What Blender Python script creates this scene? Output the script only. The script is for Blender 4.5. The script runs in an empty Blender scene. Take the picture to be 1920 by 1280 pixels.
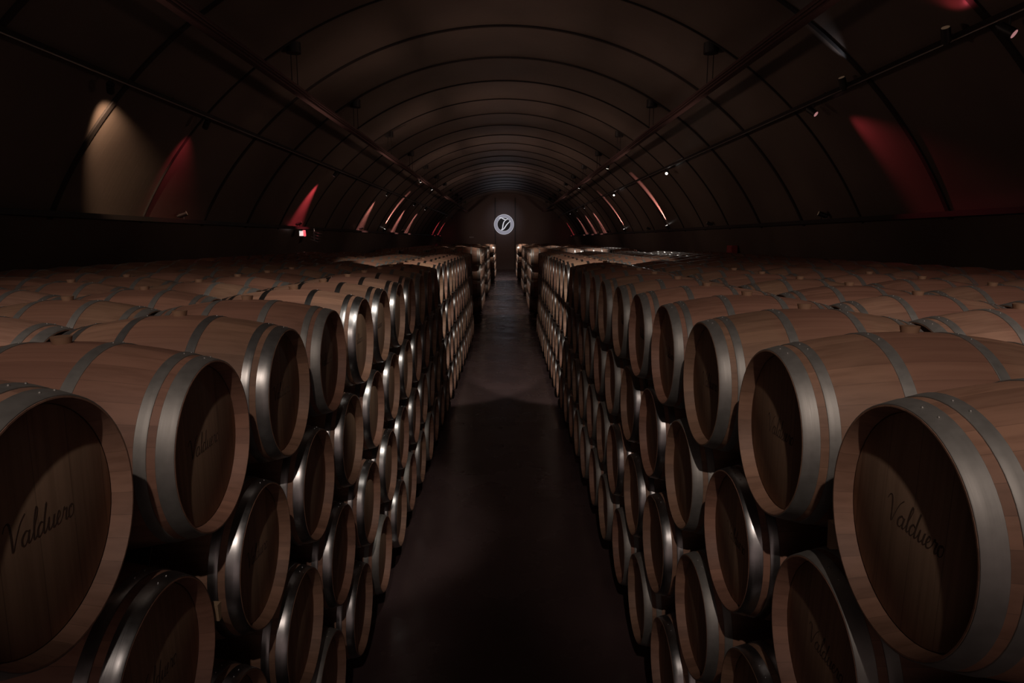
import bpy, bmesh, math, random
from mathutils import Vector, Matrix, Euler
random.seed(7)
C = bpy.context.scene.collection
SC = bpy.context.scene
PI = math.pi

# ---------------------------------------------------------------- camera, world, exposure
H = 2.90                                   # eye height above the cellar floor
cam_d = bpy.data.cameras.new('camera'); cam = bpy.data.objects.new('camera', cam_d); C.objects.link(cam)
cam_d.sensor_width = 36.0; cam_d.lens = 36.0 * 1247.0 / 1920.0
cam_d.clip_start = 0.05; cam_d.clip_end = 300
PITCH, YAW = 0.152, 0.0084
cam.location = (0, 0, H)
cam.rotation_euler = (PI / 2 - PITCH, 0, -YAW)
SC.camera = cam
w = bpy.data.worlds.new('world'); SC.world = w; w.use_nodes = True
w.node_tree.nodes['Background'].inputs[0].default_value = (1.0, 0.72, 0.66, 1)
w.node_tree.nodes['Background'].inputs[1].default_value = 0.26
vs = SC.view_settings
vs.view_transform = 'Standard'; vs.look = 'None'; vs.gamma = 1; vs.exposure = 0.0; vs.use_curve_mapping = False

WARM = (1.0, 0.78, 0.60); LAMP = (1.0, 0.82, 0.72); WHITE = (1.0, 0.90, 0.80); COOL = (0.85, 0.88, 1.0); RED = (1.0, 0.10, 0.14); PINK = (1.0, 0.40, 0.36); AMBER = (1.0, 0.66, 0.42); VAULT = (1.0, 0.67, 0.53)

def spot(loc, aim, power, color, angle, blend=0.5, radius=0.03, parent=None):
    d = bpy.data.lights.new('spot_light', 'SPOT'); d.energy = power; d.color = color
    d.spot_size = math.radians(angle); d.spot_blend = blend; d.shadow_soft_size = radius
    o = bpy.data.objects.new('spot_light', d); C.objects.link(o)
    o.location = loc
    o.rotation_euler = (Vector(aim) - Vector(loc)).to_track_quat('-Z', 'Y').to_euler()
    return o

# lamps over the aisle, and two fill spots added above the back columns: (place, aim, watts, colour, full angle, blend)
BARREL_LAMPS = [
    ((-0.04, -1.6, 5.65), (-2.0, 3.6, 2.3), 250, LAMP, 41, 0.7),
    ((0.04, -1.6, 5.65), (2.1, 3.6, 2.3), 325, LAMP, 43, 0.7),
    ((-2.9, -0.6, 5.60), (-2.7, 3.7, 2.5), 190, LAMP, 46, 0.85),  # added fill spot without a fixture, brightens the left back columns' tops
    ((3.0, -0.6, 5.60), (2.9, 3.4, 2.5), 230, LAMP, 45, 0.85),  # its added counterpart for the barrel tops on the right
    ((0.40, 3.2, 5.60), (-1.15, 5.3, 2.2), 190, WHITE, 36, 0.45),
    ((-0.10, 7.4, 5.60), (-1.2, 12.0, 2.1), 620, WHITE, 36, 0.22),
    ((0.10, 7.4, 5.60), (1.2, 12.0, 2.1), 620, WHITE, 36, 0.22),
]
for a in BARREL_LAMPS:
    spot(a[0], a[1], a[2], a[3], a[4], a[5], 0.035)

# ---------------------------------------------------------------- materials
def mat(name):
    m = bpy.data.materials.new(name); m.use_nodes = True
    nt = m.node_tree; return m, nt, nt.nodes['Principled BSDF']
def node(nt, t, **k):
    n = nt.nodes.new(t)
    for a, b in k.items(): setattr(n, a, b)
    return n
def math_(nt, op, a, b=None):
    n = node(nt, 'ShaderNodeMath', operation=op)
    for i, v in enumerate((a, b)):
        if v is None: continue
        if isinstance(v, (int, float)): n.inputs[i].default_value = v
        else: nt.links.new(v, n.inputs[i])
    return n.outputs[0]
def ramp(nt, fac, stops):
    r = node(nt, 'ShaderNodeValToRGB'); nt.links.new(fac, r.inputs[0])
    e = r.color_ramp.elements
    while len(e) < len(stops): e.new(0.5)
    for q, (p, c) in zip(e, stops): q.position = p; q.color = (*c, 1)
    return r.outputs[0]
def mix(nt, fac, a, b, mode='MIX'):
    n = node(nt, 'ShaderNodeMix', data_type='RGBA', blend_type=mode)
    for s, v in ((n.inputs[0], fac), (n.inputs[6], a), (n.inputs[7], b)):
        if isinstance(v, (int, float)): s.default_value = v
        elif isinstance(v, tuple): s.default_value = (*v, 1)
        else: nt.links.new(v, s)
    return n.outputs[2]
def simple(name, col, rough=0.5, metal=0.0, emit=None, strength=0):
    m, nt, b = mat(name)
    b.inputs['Base Color'].default_value = (*col, 1); b.inputs['Roughness'].default_value = rough; b.inputs['Metallic'].default_value = metal
    if emit:
        b.inputs['Emission Color'].default_value = (*emit, 1); b.inputs['Emission Strength'].default_value = strength
    return m

def wood(name, tones, axis, stave_n, rough=0.62, stain=0.0):
    """oak: one tone per barrel, one shade per stave, grain along the stave"""
    m, nt, b = mat(name)
    tc = node(nt, 'ShaderNodeTexCoord'); oi = node(nt, 'ShaderNodeObjectInfo')
    sep = node(nt, 'ShaderNodeSeparateXYZ'); nt.links.new(tc.outputs['Object'], sep.inputs[0])
    base = ramp(nt, oi.outputs['Random'], tones)
    if axis == 'X':
        ang = math_(nt, 'ARCTAN2', sep.outputs[1], sep.outputs[2])
        st = math_(nt, 'MULTIPLY', ang, stave_n / (2 * PI))
        sc = (1.6, 42, 42)
    else:
        st = math_(nt, 'MULTIPLY', sep.outputs[1], stave_n)
        sc = (30, 60, 2.2)
    fl = math_(nt, 'FLOOR', st); fr = math_(nt, 'FRACT', st)
    wn = node(nt, 'ShaderNodeTexWhiteNoise', noise_dimensions='2D')
    cmb = node(nt, 'ShaderNodeCombineXYZ'); nt.links.new(fl, cmb.inputs[0]); nt.links.new(math_(nt, 'MULTIPLY', oi.outputs['Random'], 91.7), cmb.inputs[1])
    nt.links.new(cmb.outputs[0], wn.inputs['Vector'])
    shade = ramp(nt, wn.outputs['Value'], [(0, (0.78, 0.76, 0.74)), (0.5, (0.97, 0.95, 0.93)), (1, (1.12, 1.10, 1.06))])
    col = mix(nt, 1.0, base, shade, 'MULTIPLY')
    mp = node(nt, 'ShaderNodeMapping'); nt.links.new(tc.outputs['Object'], mp.inputs[0]); mp.inputs['Scale'].default_value = sc
    off = node(nt, 'ShaderNodeCombineXYZ'); nt.links.new(math_(nt, 'MULTIPLY', oi.outputs['Random'], 37), off.inputs[0])
    nt.links.new(off.outputs[0], mp.inputs['Location'])
    ns = node(nt, 'ShaderNodeTexNoise'); ns.inputs['Scale'].default_value = 1.0; ns.inputs['Detail'].default_value = 5; nt.links.new(mp.outputs[0], ns.inputs['Vector'])
    col = mix(nt, 0.55, col, ramp(nt, ns.outputs['Fac'], [(0.3, (0.62, 0.58, 0.55)), (0.55, (1, 1, 1)), (0.75, (1.12, 1.1, 1.08))]), 'MULTIPLY')
    if stain > 0:                       # wine stain round the bung, with an edge of its own
        n2 = node(nt, 'ShaderNodeTexNoise'); n2.inputs['Scale'].default_value = 3.5; nt.links.new(tc.outputs['Object'], n2.inputs['Vector'])
        ax = math_(nt, 'ABSOLUTE', sep.outputs[0])
        k = math_(nt, 'ADD', ax, math_(nt, 'MULTIPLY', n2.outputs['Fac'], 0.16))
        mask = ramp(nt, k, [(0.20, (1, 1, 1)), (0.28, (0, 0, 0))])
        amt = math_(nt, 'MULTIPLY', math_(nt, 'MULTIPLY', mask, stain), oi.outputs['Random'])
        col = mix(nt, amt, col, (0.20, 0.075, 0.055))
    # seams between staves
    sm = math_(nt, 'GREATER_THAN', math_(nt, 'ABSOLUTE', math_(nt, 'SUBTRACT', fr, 0.5)), 0.488)
    col = mix(nt, math_(nt, 'MULTIPLY', sm, 0.35), col, (0.03, 0.018, 0.012))
    nt.links.new(col, b.inputs['Base Color'])
    b.inputs['Roughness'].default_value = rough
    bp = node(nt, 'ShaderNodeBump'); bp.inputs['Strength'].default_value = 0.12; bp.inputs['Distance'].default_value = 0.004
    nt.links.new(ns.outputs['Fac'], bp.inputs['Height']); nt.links.new(bp.outputs[0], b.inputs['Normal'])
    return m
M = {}
M['staves'] = wood('oak_staves', [(0, (0.25, 0.128, 0.088)), (0.35, (0.30, 0.160, 0.112)), (0.7, (0.26, 0.155, 0.100)), (1, (0.32, 0.185, 0.132))], 'X', 30, stain=0.55)
M['head'] = wood('oak_head', [(0, (0.31, 0.195, 0.125)), (0.5, (0.37, 0.24, 0.16)), (1, (0.42, 0.28, 0.19))], 'Y', 8.5)
def steel(name, lo, hi, col, metal):
    m, nt, b = mat(name)
    tc = node(nt, 'ShaderNodeTexCoord'); oi = node(nt, 'ShaderNodeObjectInfo')
    mp = node(nt, 'ShaderNodeMapping'); nt.links.new(tc.outputs['Object'], mp.inputs[0]); mp.inputs['Scale'].default_value = (260, 9, 9)
    ns = node(nt, 'ShaderNodeTexNoise'); ns.inputs['Scale'].default_value = 1; ns.inputs['Detail'].default_value = 4; nt.links.new(mp.outputs[0], ns.inputs['Vector'])
    n2 = node(nt, 'ShaderNodeTexNoise'); n2.inputs['Scale'].default_value = 28; n2.inputs['Detail'].default_value = 5; nt.links.new(tc.outputs['Object'], n2.inputs['Vector'])
    r = math_(nt, 'ADD', lo, math_(nt, 'MULTIPLY', math_(nt, 'ADD', math_(nt, 'MULTIPLY', ns.outputs['Fac'], 0.5), math_(nt, 'MULTIPLY', n2.outputs['Fac'], 0.5)), hi - lo))
    nt.links.new(r, b.inputs['Roughness'])
    nt.links.new(mix(nt, n2.outputs['Fac'], tuple(c * 0.72 for c in col), tuple(min(1, c * 1.2) for c in col)), b.inputs['Base Color'])
    b.inputs['Metallic'].default_value = metal
    bp = node(nt, 'ShaderNodeBump'); bp.inputs['Strength'].default_value = 0.05; bp.inputs['Distance'].default_value = 0.002
    nt.links.new(ns.outputs['Fac'], bp.inputs['Height']); nt.links.new(bp.outputs[0], b.inputs['Normal'])
    return m
M['bright'] = steel('bright_steel_hoop', 0.20, 0.44, (0.42, 0.42, 0.42), 1.0)
M['satin'] = steel('satin_steel_hoop', 0.24, 0.50, (0.36, 0.355, 0.345), 0.84)
M['galv'] = steel('galvanised_hoop', 0.44, 0.68, (0.32, 0.31, 0.29), 0.72)
M['bung'] = simple('bung_wood', (0.26, 0.15, 0.09), 0.7)
M['ink'] = simple('burnt_lettering', (0.085, 0.050, 0.032), 0.8)
M['black'] = simple('black_metal', (0.012, 0.010, 0.010), 0.5)
M['beam'] = simple('beam_paint', (0.085, 0.045, 0.043), 0.55)
M['timber'] = simple('bearer_timber', (0.05, 0.035, 0.025), 0.8)
M['wedge'] = simple('pale_wedge_wood', (0.42, 0.29, 0.18), 0.7)
M['white'] = simple('white_plastic', (0.7, 0.68, 0.66), 0.5)
M['litbox'] = simple('lit_white_cover', (0.7, 0.7, 0.7), 0.5, 0, (1, 0.97, 0.92), 0.7)
M['silver'] = simple('silver_metal', (0.6, 0.6, 0.6), 0.35, 1.0)
M['redbox'] = simple('red_paint', (0.33, 0.05, 0.05), 0.45)
M['grey'] = simple('grey_plate', (0.18, 0.18, 0.18), 0.5)
def lens_mat(name, col, s): return simple(name, (0.1, 0.1, 0.1), 0.3, 0, col, s)
M['lens_white'] = lens_mat('lit_lens', (1, 0.93, 0.86), 3.0)
M['lens_red'] = lens_mat('lit_red_lens', (1, 0.45, 0.45), 0.35)
M['lens_dim'] = lens_mat('dim_amber_lens', (1, 0.6, 0.35), 0.05)
M['sign_ring'] = simple('emblem_ring_light', (0.1, 0.1, 0.1), 0.5, 0, (0.80, 0.78, 1.0), 0.20)
M['sign_line'] = simple('emblem_line_light', (0.1, 0.1, 0.1), 0.5, 0, (0.93, 0.92, 1.0), 0.62)
M['sign_disc'] = simple('emblem_disc', (0.012, 0.012, 0.014), 0.6)

def vault_mat():
    m, nt, b = mat('vault_panels')
    tc = node(nt, 'ShaderNodeTexCoord')
    ns = node(nt, 'ShaderNodeTexNoise'); ns.inputs['Scale'].default_value = 0.7; ns.inputs['Detail'].default_value = 5; nt.links.new(tc.outputs['Object'], ns.inputs['Vector'])
    nt.links.new(ramp(nt, ns.outputs['Fac'], [(0.3, (0.088, 0.066, 0.056)), (0.7, (0.125, 0.096, 0.080))]), b.inputs['Base Color'])
    mp = node(nt, 'ShaderNodeMapping'); nt.links.new(tc.outputs['Object'], mp.inputs[0]); mp.inputs['Scale'].default_value = (0.6, 22, 0.6)
    n2 = node(nt, 'ShaderNodeTexNoise'); n2.inputs['Scale'].default_value = 1.0; n2.inputs['Detail'].default_value = 3; nt.links.new(mp.outputs[0], n2.inputs['Vector'])
    bp = node(nt, 'ShaderNodeBump'); bp.inputs['Strength'].default_value = 0.08; bp.inputs['Distance'].default_value = 0.02
    nt.links.new(n2.outputs['Fac'], bp.inputs['Height']); nt.links.new(bp.outputs[0], b.inputs['Normal'])
    b.inputs['Roughness'].default_value = 0.36
    return m
M['vault'] = vault_mat()
M['rib'] = simple('rib_strip', (0.014, 0.010, 0.009), 0.6)
M['end'] = simple('end_wall_paint', (0.075, 0.050, 0.047), 0.6)
def floor_mat():
    m, nt, b = mat('sealed_concrete')
    tc = node(nt, 'ShaderNodeTexCoord')
    ns = node(nt, 'ShaderNodeTexNoise'); ns.inputs['Scale'].default_value = 1.2; ns.inputs['Detail'].default_value = 6; nt.links.new(tc.outputs['Object'], ns.inputs['Vector'])
    nt.links.new(ramp(nt, ns.outputs['Fac'], [(0.3, (0.066, 0.042, 0.042)), (0.7, (0.098, 0.062, 0.062))]), b.inputs['Base Color'])
    n2 = node(nt, 'ShaderNodeTexNoise'); n2.inputs['Scale'].default_value = 2.2; n2.inputs['Detail'].default_value = 3; nt.links.new(tc.outputs['Object'], n2.inputs['Vector'])
    nt.links.new(ramp(nt, ns.outputs['Fac'], [(0.35, (0.20,) * 3), (0.7, (0.34,) * 3)]), b.inputs['Roughness'])
    bp = node(nt, 'ShaderNodeBump'); bp.inputs['Strength'].default_value = 0.25; bp.inputs['Distance'].default_value = 0.03
    nt.links.new(n2.outputs['Fac'], bp.inputs['Height']); nt.links.new(bp.outputs[0], b.inputs['Normal'])
    return m
M['floor'] = floor_mat()

# ---------------------------------------------------------------- mesh helpers
def new_obj(name, me, parent=None):
    o = bpy.data.objects.new(name, me); C.objects.link(o)
    if parent: o.parent = parent
    return o
def finish(name, bm, mats, parent=None, smooth=True, angle=35):
    me = bpy.data.meshes.new(name)
    bmesh.ops.recalc_face_normals(bm, faces=bm.faces[:])
    bm.to_mesh(me); bm.free()
    for m in (mats if isinstance(mats, (list, tuple)) else [mats]): me.materials.append(m)
    if smooth:
        me.shade_smooth(); me.set_sharp_from_angle(angle=math.radians(angle))
    return new_obj(name, me, parent)
def tag(o, label=None, cat=None, group=None, kind=None):
    if label: o['label'] = label
    if cat: o['category'] = cat
    if group: o['group'] = group
    if kind: o['kind'] = kind
    return o
def thing(name, label, cat, loc=(0, 0, 0), group=None):
    o = bpy.data.objects.new(name, None); C.objects.link(o); o.location = loc; o.empty_display_size = 0.1
    return tag(o, label, cat, group)
def box(bm, cx, cy, cz, sx, sy, sz, mi=0, mat4=None):
    g = bmesh.ops.create_cube(bm, size=1.0)
    bmesh.ops.scale(bm, vec=(sx, sy, sz), verts=g['verts']); bmesh.ops.translate(bm, vec=(cx, cy, cz), verts=g['verts'])
    if mat4: bmesh.ops.transform(bm, matrix=mat4, verts=g['verts'])
    for f in {f for v in g['verts'] for f in v.link_faces}: f.material_index = mi
    return g['verts']
def bevel_box(bm, cx, cy, cz, sx, sy, sz, bev):
    v = box(bm, cx, cy, cz, sx, sy, sz)
    e = list({e for q in v for e in q.link_edges})
    bmesh.ops.bevel(bm, geom=e, offset=bev, segments=2, affect='EDGES', profile=0.5)
def rod(bm, p, q, r, n=10, mi=0):
    p, q = Vector(p), Vector(q); d = q - p
    g = bmesh.ops.create_cone(bm, cap_ends=True, segments=n, radius1=r, radius2=r, depth=d.length)
    m4 = Matrix.Translation((p + q) / 2) @ d.to_track_quat('Z', 'Y').to_matrix().to_4x4()
    bmesh.ops.transform(bm, matrix=m4, verts=g['verts'])
    for f in {f for v in g['verts'] for f in v.link_faces}: f.material_index = mi
def lathe_x(bm, prof, n, mi=0, closed=False, cz=0.0):
    """profile of (x, r) turned round the local X axis through z = cz"""
    rings = []
    for (x, r) in prof:
        if r < 1e-6: rings.append([bm.verts.new((x, 0, cz))])
        else: rings.append([bm.verts.new((x, r * math.sin(2 * PI * k / n), cz + r * math.cos(2 * PI * k / n))) for k in range(n)])
    pairs = list(zip(rings, rings[1:])) + ([(rings[-1], rings[0])] if closed else [])
    for a, b in pairs:
        for k in range(n):
            q = (k + 1) % n
            if len(a) == 1: f = bm.faces.new((a[0], b[k], b[q]))
            elif len(b) == 1: f = bm.faces.new((a[k], b[0], a[q]))
            else: f = bm.faces.new((a[k], b[k], b[q], a[q]))
            f.material_index = mi

# ---------------------------------------------------------------- the setting
RV, AX = 7.35, -0.05
Y0, Y1 = -9.0, 66.0
LEDGE_Z = 3.30
def arc_shell(name, a0, a1, n):
    bm = bmesh.new(); rows = []
    for k in range(n + 1):
        a = a0 + (a1 - a0) * k / n
        rows.append([bm.verts.new((AX + r * math.sin(a), y, r * math.cos(a))) for r in (RV, RV + 0.25) for y in (Y0, Y1)])
    for a, b in zip(rows, rows[1:]):
        for i, j in ((0, 1), (1, 3), (3, 2), (2, 0)): bm.faces.new((a[i], a[j], b[j], b[i]))
    bm.faces.new((rows[0][0], rows[0][1], rows[0][3], rows[0][2])); bm.faces.new((rows[-1][0], rows[-1][1], rows[-1][3], rows[-1][2]))
    return tag(finish(name, bm, M['vault']), kind='structure')
A_L = math.acos(LEDGE_Z / RV)
arc_shell('ceiling', -A_L, A_L, 96)
arc_shell('wall_left', -PI / 2, -A_L, 20)
arc_shell('wall_right', A_L, PI / 2, 20)
bm = bmesh.new(); box(bm, 0, (Y0 + Y1) / 2, -0.1, 15.6, Y1 - Y0 + 0.6, 0.2); tag(finish('floor', bm, M['floor'], smooth=False), kind='structure')
bm = bmesh.new()
n = 64; fr, bk = [], []
for k in range(n + 1):
    a = -PI / 2 + PI * k / n
    fr.append(bm.verts.new((AX + (RV + 0.2) * math.sin(a), Y1 - 0.05, (RV + 0.2) * math.cos(a))))
    bk.append(bm.verts.new((AX + (RV + 0.2) * math.sin(a), Y1 + 0.25, (RV + 0.2) * math.cos(a))))
bm.faces.new(fr); bm.faces.new(bk[::-1])
for k in range(n): bm.faces.new((fr[k], bk[k], bk[k + 1], fr[k + 1]))
bm.faces.new((fr[0], fr[-1], bk[-1], bk[0]))
tag(finish('wall_back', bm, M['end'], smooth=False), kind='structure')
ti = 0
def trim(bm, m, smooth=False):
    global ti
    ti += 1
    return tag(finish('trim_%d' % ti, bm, m, smooth=smooth), kind='structure')
# rib strips over the panel joints of the vault
k = -3
while True:
    y = 14.8 + 2.45 * k
    if y > 63: break
    wd = 0.085 if k in (-3, -2, 0, 1) else (0.055 if k % 2 == 0 else 0.03)
    bm = bmesh.new(); rows = []
    for q in range(97):
        a = -1.12 + 2.24 * q / 96
        rows.append([bm.verts.new((AX + r * math.sin(a), yy, r * math.cos(a))) for (r, yy) in ((RV + 0.01, y - wd / 2), (RV - 0.03, y - wd / 2), (RV - 0.03, y + wd / 2), (RV + 0.01, y + wd / 2))])
    for a, b in zip(rows, rows[1:]):
        for i in range(4): bm.faces.new((a[i], a[(i + 1) % 4], b[(i + 1) % 4], b[i]))
    bm.faces.new(rows[0]); bm.faces.new(rows[-1])
    trim(bm, M['rib'])
    k += 1
# ledge along both walls
for s in (-1, 1):
    bm = bmesh.new(); box(bm, AX + s * 6.50, (Y0 + Y1) / 2, LEDGE_Z - 0.04, 0.36, Y1 - Y0 - 0.2, 0.08)
    trim(bm, M['rib'])
# upright seams on the end wall
for x in (-1.09, 0.86):
    bm = bmesh.new(); box(bm, x, Y1 - 0.07, 3.45, 0.07, 0.06, 6.9); trim(bm, M['rib'])

# ---------------------------------------------------------------- barrels
LEN, RB, RE = 0.95, 0.3485, 0.284
HL = LEN / 2
def rad(x): return RB - (RB - RE) * (abs(x) / HL) ** 2
CHIME = 0.048
def body_bm(n, steps):
    bm = bmesh.new()
    prof = [(-HL + CHIME, 0.0), (-HL + CHIME, RE - 0.016), (-HL, RE - 0.004)]
    prof += [(-HL + LEN * i / steps, rad(-HL + LEN * i / steps)) for i in range(steps + 1)]
    prof += [(HL, RE - 0.004), (HL - 0.012, RE - 0.009), (HL - CHIME, RE - 0.016)]
    lathe_x(bm, prof, n, 0, cz=RB)
    return bm
def hoop_bm(a, b, n, rivet=True):
    """a steel band from x = a to x = b with its two rivets"""
    bm = bmesh.new(); t = 0.0035
    prof = [(a, rad(a) - 0.003), (a, rad(a) + t * 0.7), (a + 0.0012, rad(a) + t), ((a + b) / 2, rad((a + b) / 2) + t), (b - 0.0012, rad(b) + t), (b, rad(b) + t * 0.7), (b, rad(b) - 0.003)]
    lathe_x(bm, prof, n, 0, closed=True, cz=RB)
    if rivet:
        for (fx, th) in ((0.5, 0.06), (0.42, 0.24)):
            x = a + (b - a) * fx; r = rad(x) + t
            g = bmesh.ops.create_uvsphere(bm, u_segments=8, v_segments=6, radius=0.0036)
            for v in g['verts']: v.co += Vector((x, r * math.sin(th), RB + r * math.cos(th)))
    return bm
def head_bm(n):
    bm = bmesh.new(); x = HL - CHIME
    lathe_x(bm, [(x + 0.002, 0.0), (x + 0.002, RE - 0.022), (x - 0.001, RE - 0.017), (x - 0.014, RE - 0.017), (x - 0.014, 0)], n, 0, cz=RB)
    return bm
def bung_bm():
    bm = bmesh.new()
    g = bmesh.ops.create_cone(bm, cap_ends=True, segments=20, radius1=0.027, radius2=0.032, depth=0.026)
    for v in g['verts']: v.co.z += 2 * RB + 0.009
    return bm
HOOPS = [(HL - 0.050, HL - 0.001), (HL - 0.108, HL - 0.074), (HL - 0.340, HL - 0.302)]
HOOPS += [(-b, -a) for a, b in HOOPS]
# burnt-in script on the head
STROKES = [
    [(-.35, 1.75), (-.2, 2.15), (.1, 2.25), (.35, 1.8), (.6, .7), (.78, 0), (1.0, .8), (1.35, 1.8), (1.8, 2.35)],
    [(2.3, .85), (2.0, 1.0), (1.65, .6), (1.7, .12), (2.0, 0), (2.28, .5), (2.36, .95), (2.3, .3), (2.45, 0), (2.7, .35), (3.0, 1.3), (3.17, 2.1), (3.02, 2.35), (2.88, 1.6), (2.87, .4), (3.02, 0), (3.25, .3)],
    [(3.9, .85), (3.6, 1.0), (3.3, .6), (3.35, .1), (3.6, 0), (3.9, .55), (4.15, 2.3)],
    [(4.13, 2.2), (4.0, 1.2), (3.97, .3), (4.12, 0), (4.35, .4), (4.5, 1.0), (4.5, .3), (4.7, 0), (5.0, .4), (5.12, 1.0), (5.05, .3), (5.2, 0), (5.45, .3), (5.78, .65), (5.8, .95), (5.62, 1.0), (5.46, .5), (5.6, .05), (5.9, .1), (6.15, .5), (6.27, 1.08), (6.38, .88), (6.62, .9), (6.56, .3), (6.7, 0), (6.92, .3)],
    [(7.3, .95), (7.0, .9), (6.9, .4), (7.1, 0), (7.42, .2), (7.45, .8), (7.2, 1.0), (7.1, .8)],
]
def smooth_path(pts, sub=6):
    out = []; P = [Vector(p) for p in pts]
    for i in range(len(P) - 1):
        p0 = P[max(0, i - 1)]; p1 = P[i]; p2 = P[i + 1]; p3 = P[min(len(P) - 1, i + 2)]
        for k in range(sub):
            t = k / sub
            out.append(0.5 * ((2 * p1) + (p2 - p0) * t + (2 * p0 - 5 * p1 + 4 * p2 - p3) * t * t + (3 * p1 - p0 - 3 * p2 + p3) * t ** 3))
    return out + [P[-1]]
def ribbon(bm, path, wd, place, wfun=None):
    """a flat stroke of width wd with a little thickness; place(u, v, layer) gives the 3-D point"""
    prev = None
    for i, p in enumerate(path):
        d = (path[min(i + 1, len(path) - 1)] - path[max(i - 1, 0)])
        if d.length < 1e-9: continue
        d.normalize(); nrm = Vector((-d.y, d.x)); ww = wd * (wfun(i / (len(path) - 1), d) if wfun else 1)
        a, b = p + nrm * ww / 2, p - nrm * ww / 2
        cur = [bm.verts.new(place(a.x, a.y, 0)), bm.verts.new(place(a.x, a.y, 1)), bm.verts.new(place(b.x, b.y, 1)), bm.verts.new(place(b.x, b.y, 0))]
        if prev:
            for q in range(4): bm.faces.new((prev[q], prev[(q + 1) % 4], cur[(q + 1) % 4], cur[q]))
        else: bm.faces.new(cur)
        prev = cur
    bm.faces.new(prev)
def lettering_bm():
    bm = bmesh.new(); s = 0.0285; x = HL - CHIME + 0.002
    for st in STROKES:
        ribbon(bm, smooth_path(st), 0.14, lambda u, v, l: (x + (0.0008 if l else -0.0005), (u - 3.6 + 0.2 * v) * s, RB - 0.02 + v * s), lambda t, d: 0.55 + 0.75 * max(0, -d.y))
    return bm
ORD = 'first second third fourth fifth sixth seventh eighth ninth tenth eleventh twelfth thirteenth fourteenth fifteenth sixteenth seventeenth eighteenth nineteenth twentieth twenty-first twenty-second twenty-third twenty-fourth twenty-fifth twenty-sixth'.split()

def temp_mesh(bm, mats, name, angle=35):
    me = bpy.data.meshes.new(name); bmesh.ops.recalc_face_normals(bm, faces=bm.faces[:]); bm.to_mesh(me); bm.free()
    for m in mats: me.materials.append(m)
    me.shade_smooth(); me.set_sharp_from_angle(angle=math.radians(angle))
    return me
NS = 64
ME = dict(staves=temp_mesh(body_bm(NS, 22), [M['staves']], 'staves'), head=temp_mesh(head_bm(NS), [M['head']], 'head'),
          bung=temp_mesh(bung_bm(), [M['bung']], 'bung'), lettering=temp_mesh(lettering_bm(), [M['ink']], 'lettering'))
HM = {k: [temp_mesh(hoop_bm(a, b, NS), [M[k]], 'hoop') for a, b in HOOPS] for k in ('bright', 'satin', 'galv')}
# local coordinates of the parts run through the barrel's own middle, so texture angles are taken about its axis
for me in list(ME.values()) + [q for v in HM.values() for q in v]:
    me.transform(Matrix.Translation((0, 0, -RB)))
def small_mesh(hoop):
    """a barrel too far off to show its parts: the same shape in one mesh"""
    bm = bmesh.new(); n = 28
    prof = [(-HL, 0), (-HL, RE)] + [(-HL + LEN * i / 8, rad(-HL + LEN * i / 8)) for i in range(1, 8)] + [(HL, RE), (HL, RE - 0.004), (HL - CHIME, RE - 0.020)]
    lathe_x(bm, prof, n, 0)
    lathe_x(bm, [(HL - CHIME, RE - 0.020), (HL - CHIME, 0)], n, 1)
    for a, b in HOOPS: lathe_x(bm, [(a, rad(a) - 0.002), (a, rad(a) + 0.004), (b, rad(b) + 0.004), (b, rad(b) - 0.002)], n, 2)
    bmesh.ops.remove_doubles(bm, verts=bm.verts[:], dist=1e-5)
    return temp_mesh(bm, [M['staves'], M['head'], M[hoop]], 'barrel')
SMALL = {k: small_mesh(k) for k in HM}

P_, DZ = 0.7826, 0.582
SIDE = {-1: dict(x=-0.970, y=1.376, z=H - 0.6806, dph=0.0), 1: dict(x=0.899, y=1.459, z=H - 0.6622, dph=0.0)}
LIP = {-1: (0, 0, 0.014, 0.026), 1: (0, -0.020, 0.008, 0.020)}     # lower layers stand a little further into the aisle
def project(p):
    v = cam.rotation_euler.to_matrix().transposed() @ (Vector(p) - Vector((0, 0, H)))
    if v.z > -0.05: return None
    return 960 + 1247 * v.x / -v.z, 640 - 1247 * v.y / -v.z, -v.z
def in_view(x0, x1, y, z):
    pts = [project((x, y + dy, z + dz)) for x in (x0, (x0 + x1) / 2, x1) for dy in (-.3, 0, .3) for dz in (-.3, .3)]
    pts = [p for p in pts if p]
    if not pts: return False
    return min(p[0] for p in pts) < 1915 and max(p[0] for p in pts) > 5 and min(p[1] for p in pts) < 1270
slots = []                       # (side, column, row, k, cx, cy, cz, block)
BLOCKS = [(0, 23), (24.9, 6), (33.8, 8), (47.0, 9)]
for s in (-1, 1):
    S = SIDE[s]
    for bi, (ys, cnt) in enumerate(BLOCKS):
        for col in range(5):
            for row in range(4):
                if col > 0 and row > 1: continue
                if bi > 0 and col > 3: continue
                for k in range(-1, cnt):
                    if bi and k < 0: continue
                    yb = S['y'] if bi == 0 else ys
                    y = yb + P_ * (k + (0.5 if row % 2 else 0)) + (S['dph'] if row % 2 else 0)
                    x = S['x'] - s * LIP[s][row] + s * (HL + col * (LEN + 0.045))
                    if bi == 3: x -= s * 0.12
                    z = S['z'] - DZ * row
                    if not in_view(x - HL, x + HL, y, z): continue
                    slots.append([s, col, row, k, x, y, z, bi])
def vis(t):
    s, col, row, k, x, y, z, bi = t
    if col > 0 and row > 0: return 0
    return 1.0 / y * (1 if col == 0 else (0.8 / (1 + 0.25 * col)))
slots.sort(key=vis, reverse=True)
NEAR = slots[:300]; REST = slots[300:]
PARTS_N = 130
random.seed(11)
FIX = {(-1, 0, 0, 0): (0.0, 0.0, 0.064)}
BRIGHT = {(-1, 0, 0, 4), (-1, 0, 0, 5), (-1, 0, 0, 6)}
ROWW = ['top', 'second', 'third', 'bottom']
COLW = ['aisle', 'second', 'third', 'fourth', 'fifth', 'sixth']
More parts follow.
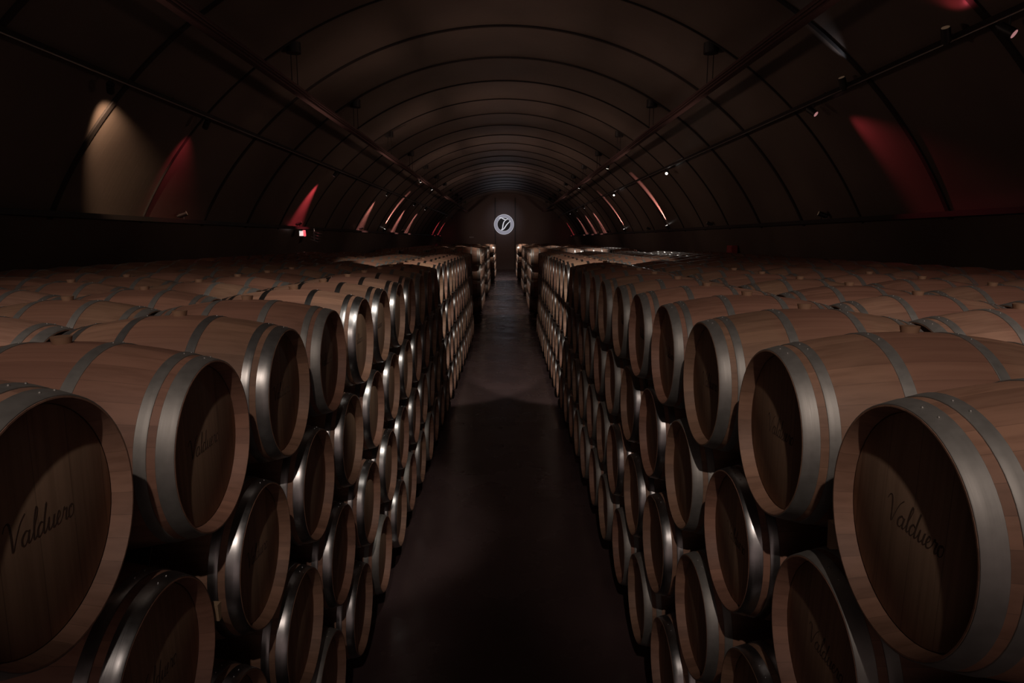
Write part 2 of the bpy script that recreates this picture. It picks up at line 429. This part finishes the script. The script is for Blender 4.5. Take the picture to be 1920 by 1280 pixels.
SIDEW = {-1: 'left', 1: 'right'}
firsts = {}
for t in NEAR:
    key = (t[0], t[1], t[2], t[7]); firsts.setdefault(key, []).append(t[3])
order = {k: {q: i for i, q in enumerate(sorted(v))} for k, v in firsts.items()}
for i, t in enumerate(NEAR):
    s, col, row, k, x, y, z, bi = t
    dx, dy, dz = FIX.get((s, col, row, k), (0, 0, 0))
    if (s, col, row, k) not in FIX and y > 2.2: dx = random.uniform(-0.008, 0.008)
    no = ORD[order[(s, col, row, bi)][k]]
    blk = ['', 'second ', 'third ', 'last '][bi]
    if col == 0: lab = 'oak barrel facing the aisle, %s layer of the %s%s stack, %s from the camera' % (ROWW[row], blk, SIDEW[s], no)
    else: lab = 'oak barrel topping the %s%s stack, %s column from the aisle, %s from the camera' % (blk, SIDEW[s], COLW[col], no)
    g = 'wine barrels of the %s%s stack' % (blk, SIDEW[s])
    fin = 'bright' if (s, col, row, k) in BRIGHT or (random.random() < (0.95 if y > 8.5 else 0.75 if s < 0 else 0.25) and (s, col, row, k) not in [(-1, 0, 0, 0), (-1, 0, 0, 1), (-1, 0, 0, 3)] and y > 1.7 and not (s > 0 and row == 0 and y < 6)) else 'galv'
    if (s, col, row, k) == (-1, 0, 0, 2) or (fin == 'galv' and s < 0 and random.random() < 0.4 and (s, col, row, k) != (-1, 0, 0, 0)): fin = 'satin'
    if col > 0 or (s, col, row, k) == (-1, 0, 0, 1): fin = 'galv'
    rot = Euler((random.uniform(-0.05, 0.05), 0, 0 if s < 0 else PI))
    if i >= PARTS_N:
        o = new_obj('wine_barrel', SMALL[fin]); tag(o, lab, 'barrel', g)
        o.location = (x + dx, y + dy, z + dz); o.rotation_euler = rot
        continue
    r = thing('wine_barrel', lab, 'barrel', Vector((x + dx, y + dy, z + dz)) + rot.to_matrix() @ Vector((0, 0, -RB)), g); r.rotation_euler = rot
    def part(nm, me):
        o = new_obj(nm, me, r); o.location = (0, 0, RB); return o
    part('staves', ME['staves']); part('head', ME['head'])
    for q, hm in enumerate(HM[fin]): part('hoop', hm)
    if row == 0: part('bung', ME['bung'])
    if col == 0 and ((row == 0 and y < 6) or (row == 1 and y < 3)): part('brand_lettering', ME['lettering'])
# everything too far back or too hidden to count: one object
if REST:
    bm = bmesh.new()
    for s, col, row, k, x, y, z, bi in REST:
        tmp = bmesh.new(); tmp.from_mesh(SMALL['bright'])
        tmp.transform(Matrix.Translation((x, y, z)) @ Euler((0, 0, 0 if s < 0 else PI)).to_matrix().to_4x4())
        me = bpy.data.meshes.new('tmp'); tmp.to_mesh(me); tmp.free(); bm.from_mesh(me); bpy.data.meshes.remove(me)
    me = bpy.data.meshes.new('distant_barrels'); bm.to_mesh(me); bm.free()
    for m in (M['staves'], M['head'], M['bright']): me.materials.append(m)
    me.shade_smooth()
    tag(new_obj('distant_barrels', me), 'mass of oak barrels in the dark back columns and far stacks', 'barrels', kind='stuff')

# bearers under the bottom layer, one long timber under each end of the barrels
for s in (-1, 1):
    zb = SIDE[s]['z'] - 3 * DZ - rad(0.28) - 0.016
    for q, xx in enumerate((0.19, 0.76)):
        bm = bmesh.new(); bevel_box(bm, SIDE[s]['x'] + s * xx, 10.2, zb / 2, 0.10, 18.6, zb, 0.006)
        tag(finish('bearer_timber', bm, M['timber'], smooth=False), 'dark timber bearer under the %s of the %s stack of barrels' % (('aisle end', 'back end')[q], SIDEW[s]), 'timber', 'bearers under the stacks')
# pale wooden wedges pushed between barrels of the second layer
def wedge(loc, rz, label, bot=-0.03, back=-0.16):
    bm = bmesh.new()
    v = [bm.verts.new((x, y * w_, z)) for x in (0.06, back) for y, z, w_ in ((-1, 0.03, 0.014), (1, 0.03, 0.014), (1, bot, 0.008), (-1, bot, 0.008))]
    for f in ((0, 1, 2, 3), (7, 6, 5, 4), (0, 4, 5, 1), (1, 5, 6, 2), (2, 6, 7, 3), (3, 7, 4, 0)): bm.faces.new([v[q] for q in f])
    o = finish('wooden_wedge', bm, M['wedge'], smooth=False); o.location = loc; o.rotation_euler = (0, 0, rz)
    return tag(o, label, 'wedge')
S = SIDE[1]; wedge((1.015, 1.852, S['z'] - 0.190), PI, 'pale wooden wedge end showing beside the first barrel head, right stack', bot=-0.053)
S = SIDE[-1]; wedge((S['x'] - 0.06, S['y'] + P_ - 0.066, S['z'] - DZ + 0.02), 0, 'pale wooden wedge between second-layer barrels of the left stack', back=-0.02)

# ---------------------------------------------------------------- emblem and fittings on the end wall
LX, LZ, LR = -0.23, H + 1.46, 0.96
em = thing('wall_emblem', 'round lit white emblem with a leaf-like letter on the dark end wall', 'sign', (LX, Y1 - 0.16, LZ))
bm = bmesh.new(); n = 72
def ring(bm, r0, r1, ya, yb):
    vs_ = []
    for k in range(n):
        a = 2 * PI * k / n
        vs_.append([bm.verts.new((r * math.cos(a), y, r * math.sin(a))) for r, y in ((r0, ya), (r1, ya), (r1, yb), (r0, yb))])
    for k in range(n):
        a, b = vs_[k], vs_[(k + 1) % n]
        for i in range(4): bm.faces.new((a[i], a[(i + 1) % 4], b[(i + 1) % 4], b[i]))
ring(bm, 0.70 * LR, 0.965 * LR, -0.02, 0.05)
finish('ring', bm, M['sign_ring'], em)
bm = bmesh.new(); ring(bm, 0.965 * LR, 1.0 * LR, -0.03, 0.05); ring(bm, 0.67 * LR, 0.70 * LR, -0.03, 0.05); ring(bm, 0.82 * LR, 0.835 * LR, -0.03, 0.0)
finish('ring_edge', bm, M['sign_line'], em)
bm = bmesh.new()
f0 = [bm.verts.new((0.69 * LR * math.cos(2 * PI * k / n), 0.02, 0.69 * LR * math.sin(2 * PI * k / n))) for k in range(n)]
f1 = [bm.verts.new((v.co.x, 0.05, v.co.z)) for v in f0]
bm.faces.new(f0); bm.faces.new(f1[::-1])
for k in range(n): bm.faces.new((f0[k], f0[(k + 1) % n], f1[(k + 1) % n], f1[k]))
finish('disc', bm, M['sign_disc'], em)
bm = bmesh.new()
for st in ([(-.50, .60), (-.30, .67), (-.02, .53), (.20, .46), (.42, .57)], [(.20, .46), (.0, .24), (-.10, -.08), (-.16, -.42), (-.30, -.57)], [(.66, .36), (.30, .0), (.0, -.42), (-.22, -.58)]):
    ribbon(bm, smooth_path(st), 0.085, lambda u, v, l: (u * LR, -0.025 if l else 0.019, v * LR), lambda t, d: 0.6 + 0.6 * math.sin(PI * t))
finish('leaf_letter', bm, M['sign_line'], em)
spot((0.1, 60.5, 6.6), (LX, Y1, LZ + 0.3), 150, COOL, 46, 1.0, 0.1)
bm = bmesh.new(); bevel_box(bm, -3.4, Y1 - 0.07, H + 0.22, 0.42, 0.05, 0.14, 0.01)
tag(finish('wall_plate', bm, M['grey'], smooth=False), 'small grey plate on the end wall beside the emblem', 'plate')

# ---------------------------------------------------------------- rails under the vault
RAIL = {(-1, 'high'): (-3.78, 2.66), (1, 'high'): (3.66, 2.70), (-1, 'low'): (-5.235, 2.15), (1, 'low'): (5.04, 2.245)}
def vault_z(x): return math.sqrt(max(0, RV ** 2 - (x - AX) ** 2))
for s in (-1, 1):
    x, dz = RAIL[(s, 'high')]; z = H + dz
    t = thing('ceiling_beam', 'long reddish beam hung on rods under the %s half of the vault' % SIDEW[s], 'beam', (x, 0, z), 'hung beams under the vault')
    bm = bmesh.new(); bevel_box(bm, 0, (Y1 - 6) / 2, 0, 0.20, Y1 + 5.5, 0.09, 0.008); box(bm, 0, (Y1 - 6) / 2, -0.055, 0.10, Y1 + 5.5, 0.03)
    finish('beam_body', bm, M['beam'], t, smooth=False)
    bm = bmesh.new(); rod(bm, (-s * 0.13, -6, -0.02), (-s * 0.13, Y1 - 0.3, -0.02), 0.012); finish('cable', bm, M['beam'], t)
    y = 7.6
    while y < 62:
        hz = vault_z(x) - z
        bm = bmesh.new(); rod(bm, (-0.05, y, 0.03), (-0.05, y, hz), 0.008, 8); rod(bm, (0.05, y, 0.03), (0.05, y, hz), 0.008, 8)
        finish('hanger_rod', bm, M['black'], t)
        bm = bmesh.new(); rod(bm, (0, y, hz - 0.16), (0, y, hz + 0.02), 0.13, 20); finish('ceiling_cup', bm, M['black'], t)
        y += 4.9
    x, dz = RAIL[(s, 'low')]; z = H + dz
    t = thing('lamp_rail', 'thin dark rail carrying the wall spotlights along the %s wall' % SIDEW[s], 'rail', (x, 0, z), 'spotlight rails along the walls')
    bm = bmesh.new(); bevel_box(bm, 0, (Y1 - 6) / 2, 0, 0.07, Y1 + 5.5, 0.06, 0.006); finish('rail_body', bm, M['black'], t, smooth=False)
    bm = bmesh.new(); rod(bm, (-s * 0.05, -6, -0.05), (-s * 0.05, Y1 - 0.3, -0.05), 0.010); finish('cable', bm, M['silver'], t)
    y = 6.2
    while y < 62:
        a = Vector((x - AX, z)).normalized(); L = RV - Vector((x - AX, z)).length
        bm = bmesh.new(); rod(bm, (0, y, 0), (a.x * L, y, a.y * L), 0.012, 8); finish('bracket', bm, M['black'], t)
        y += 4.9

def rail_y(px, side, kind):
    """distance along the tunnel at which a lamp on this rail shows at photo column px"""
    x, dz = RAIL[(side, 'high' if kind == 'high' else 'low')] if kind in ('high', 'low', 'up') else (side * 6.4 + AX, LEDGE_Z - H + 0.08)
    k = (px - 960) / 1247.0
    # px = f (x cos - y sin') / dep : solve for y with the camera's pitch and yaw
    c, s_, ct, st = math.cos(YAW), math.sin(YAW), math.cos(PITCH), math.sin(PITCH)
    # xr = c x - s y ; yr = s x + c y ; dep = yr ct - dz st
    y = (c * x - k * (s_ * x * ct - dz * st)) / (s_ + k * c * ct)
    return min(y, 64.6)
def spotlight(loc, aim, label, lens, group, mount='low'):
    """small black cylinder lamp with a lit lens, turned towards aim"""
    t = thing('spotlight', label, 'lamp', loc, group)
    d = (Vector(aim) - Vector(loc)).normalized()
    bm = bmesh.new(); rod(bm, d * -0.10, d * 0.06, 0.050, 18); rod(bm, d * -0.13, d * -0.10, 0.032, 14)
    finish('lamp_body', bm, M['black'], t)
    bm = bmesh.new(); rod(bm, d * 0.055, d * 0.064, 0.042, 18); finish('lens', bm, lens, t)
    p, q = {'ledge': ((0, 0, -0.10), (0, 0, 0)), 'up': ((0, 0, -0.02), (0.118 if loc[0] > 0 else -0.118, 0, -0.02))}.get(mount, ((0, 0, 0), (0, 0, 0.147)))
    bm = bmesh.new(); rod(bm, p, q, 0.012, 8); finish('bracket', bm, M['black'], t)
    return d
WL = []
# side, where, photo column, colour, watts, full angle, drift along the tunnel, label
LAMPS = [
    (-1, 'low', 205, AMBER, 380, 44, 1.2, 'spotlight throwing an amber pool, first on the left wall rail'),
    (-1, 'low', 385, RED, 60, 62, 1.0, 'spotlight throwing a red pool beside the amber one, left wall rail'),
    (-1, 'low', 628, RED, 630, 48, 0.2, 'spotlight with a red fan of light falling to the white fixture box'),
    (-1, 'low', 726, PINK, 750, 46, 0.4, 'spotlight with a white-to-red streak behind the red fan, left wall rail'),
    (-1, 'low', 777, PINK, 1050, 46, 0.4, 'spotlight over the fourth streak of light on the left wall'),
    (-1, 'low', 798, PINK, 1200, 46, 0.3, 'spotlight over the fifth streak of light on the left wall'),
    (-1, 'low', 838, RED, 1000, 40, 0.3, 'spotlight over the sixth streak of light on the left wall'),
    (-1, 'low', 849, RED, 1000, 40, 0.3, 'spotlight over the last red streak of the left wall'),
    (1, 'low', 1895, RED, 130, 95, -1.5, 'spotlight with a red pool, first on the right wall rail'),
    (1, 'low', 1526, RED, 70, 60, -1.5, 'spotlight with a slanting red beam, second on the right wall rail'),
    (1, 'low', 1095, PINK, 1125, 46, 0.3, 'spotlight over the white-topped streak on the right wall'),
    (1, 'low', 1081, PINK, 900, 46, 0.3, 'spotlight over the streak next to the white-topped one, right wall'),
    (1, 'low', 1068, PINK, 1200, 46, 0.3, 'spotlight over the white-tailed streak of the right wall'),
    (1, 'low', 1043, RED, 910, 36, 0.3, 'spotlight over the last red streak of the right wall'),
    (-1, 'ledge', 721, PINK, 2250, 30, 0.0, 'ledge lamp sending a long red arc up the left wall'),
    (1, 'ledge', 1250, PINK, 1980, 30, 0.0, 'ledge lamp sending the nearer red arc up the right wall'),
    (1, 'ledge', 1170, PINK, 1800, 28, 0.0, 'ledge lamp sending the farther red arc up the right wall'),
    (1, 'up', 1800, RED, 2.6, 140, -0.3, 'spotlight tilted up with a wide red glow above the right rail'),
    (1, 'up', 1600, COOL, 8, 50, -0.2, 'spotlight tilted up with a faint white glow above the right rail'),
]
for s, where, px, colr, pw, an, dr, lab in LAMPS:
    y = rail_y(px, s, where)
    if where == 'low':
        x, dz = RAIL[(s, 'low')]; loc = Vector((x, y, H + dz - 0.18)); aim = Vector((AX + s * 6.45, y + dr, 3.45)) if px != 205 else Vector((-6.5, 11.4, H + 0.9))
    elif where == 'up':
        x, dz = RAIL[(s, 'low')]; loc = Vector((x - s * 0.16, y, H + dz + 0.02)); aim = Vector((AX + s * 4.62, y + dr, 5.78))
    else:
        loc = Vector((AX + s * 6.42, y, LEDGE_Z + 0.10)); aim = Vector((AX + s * 5.8, y + dr, 4.75))
    d = spotlight(loc, aim, lab, M['lens_dim'] if where == 'up' else (M['lens_white'] if colr == PINK else M['lens_red']), 'wall spotlights', where)
    spot(loc + d * 0.08, aim, pw, colr, an, 1.0, 0.03)
# lit lamps on the right rail facing down the tunnel, and the downlights on the hung beams
for px, lab in ((1251, 'bright lit spotlight hanging from the right wall rail before the ribs'), (1152, 'bright lit spotlight on the right wall rail above the far arc')):
    y = rail_y(px, 1, 'low'); x, dz = RAIL[(1, 'low')]
    loc = Vector((x, y, H + dz - 0.18)); aim = Vector((2.4, y - 5.0, 2.6))
    d = spotlight(loc, aim, lab, M['lens_white'], 'wall spotlights')
    spot(loc + d * 0.08, aim, 60, WHITE, 50, 0.8, 0.03)
for s, y, xx, pw in ((1, 24.6, 3.0, 320), (-1, 30.0, -2.6, 260), (1, 34.0, 2.4, 300), (-1, 34.4, -2.4, 300)):
    x, dz = RAIL[(s, 'high')]; loc = Vector((x, y, H + dz - 0.12)); aim = Vector((xx, y + 0.3, 2.5))
    d = spotlight(loc, aim, 'downlight on the %s hung beam at %s' % (SIDEW[s], {24.6: 'the first gap', 30.0: 'the second stack', 34.0: 'the second gap', 34.4: 'the second gap'}[y]), M['lens_white'], 'beam downlights')
    spot(loc + d * 0.08, aim, pw, WHITE, 34, 0.6, 0.03)
# warm lamps in the gaps wash the end faces of the far stacks
for y0_, yt, pw in ((21.6, 25.2, 760), (31.4, 34.4, 600), (43.6, 47.4, 2400)):
    spot((0.0, y0_, 5.6), (0.0, yt + 0.6, 2.7), pw, WHITE, 44, 0.7, 0.04)

# added fill lamps on the ledges, made up to brighten vault and end wall
for s in (-1, 1):
    for q, y in enumerate((6.0, 13.5, 21.0, 30.0, 42.0, 58.0)):
        loc = Vector((AX + s * 6.36, y, LEDGE_Z + 0.10)); aim = Vector((AX - s * 2.6, y + 2.5, 6.9)) if y < 50 else Vector((AX - s * 2.0, Y1, 4.6))
        d = spotlight(loc, aim, 'added dim amber fill lamp, %s on the %s ledge' % (ORD[q], SIDEW[s]), M['lens_dim'], 'added amber fill lamps', 'ledge')
        spot(loc + d * 0.08, aim, (300 if s > 0 else 480) * (0.4, 0.9, 1.3, 1.6, 1.5, 1.0)[q], VAULT, 74, 1.0, 0.35)

# ---------------------------------------------------------------- fittings by the ledges
y = rail_y(565, -1, 'ledge')
t = thing('fixture_box', 'white box fixed under the left ledge below the red fan of light', 'box', (AX - 6.38, y, LEDGE_Z - 0.30))
bm = bmesh.new(); bevel_box(bm, 0, 0, 0.09, 0.16, 0.22, 0.20, 0.015); finish('housing', bm, M['white'], t, smooth=False)
bm = bmesh.new(); box(bm, 0, -0.114, 0.09, 0.12, 0.008, 0.15); finish('cover', bm, M['litbox'], t, smooth=False)
t = thing('wall_fan', 'silver fitting with slats hanging beside the white fixture box', 'fitting', (AX - 6.30, y + 1.0, LEDGE_Z - 0.50))
bm = bmesh.new()
for q in range(4): box(bm, 0, 0, 0.08 + 0.09 * q, 0.26, 0.30, 0.025, 0, Matrix.Rotation(0.35, 4, 'Y'))
finish('slats', bm, M['silver'], t, smooth=False)
bm = bmesh.new(); rod(bm, (0, 0, 0.05), (0, 0, 0.46), 0.03, 12); finish('stem', bm, M['silver'], t)
y = rail_y(1355, 1, 'ledge')
t = thing('wall_cabinet', 'dull red square cabinet on the right wall above the barrels', 'cabinet', (AX + 6.72, y, H - 0.52))
bm = bmesh.new(); bevel_box(bm, 0, 0, 0.18, 0.18, 0.42, 0.34, 0.01); finish('case', bm, M['redbox'], t, smooth=False)
bm = bmesh.new(); box(bm, -0.095, 0, 0.18, 0.012, 0.36, 0.28); finish('door', bm, M['redbox'], t, smooth=False)
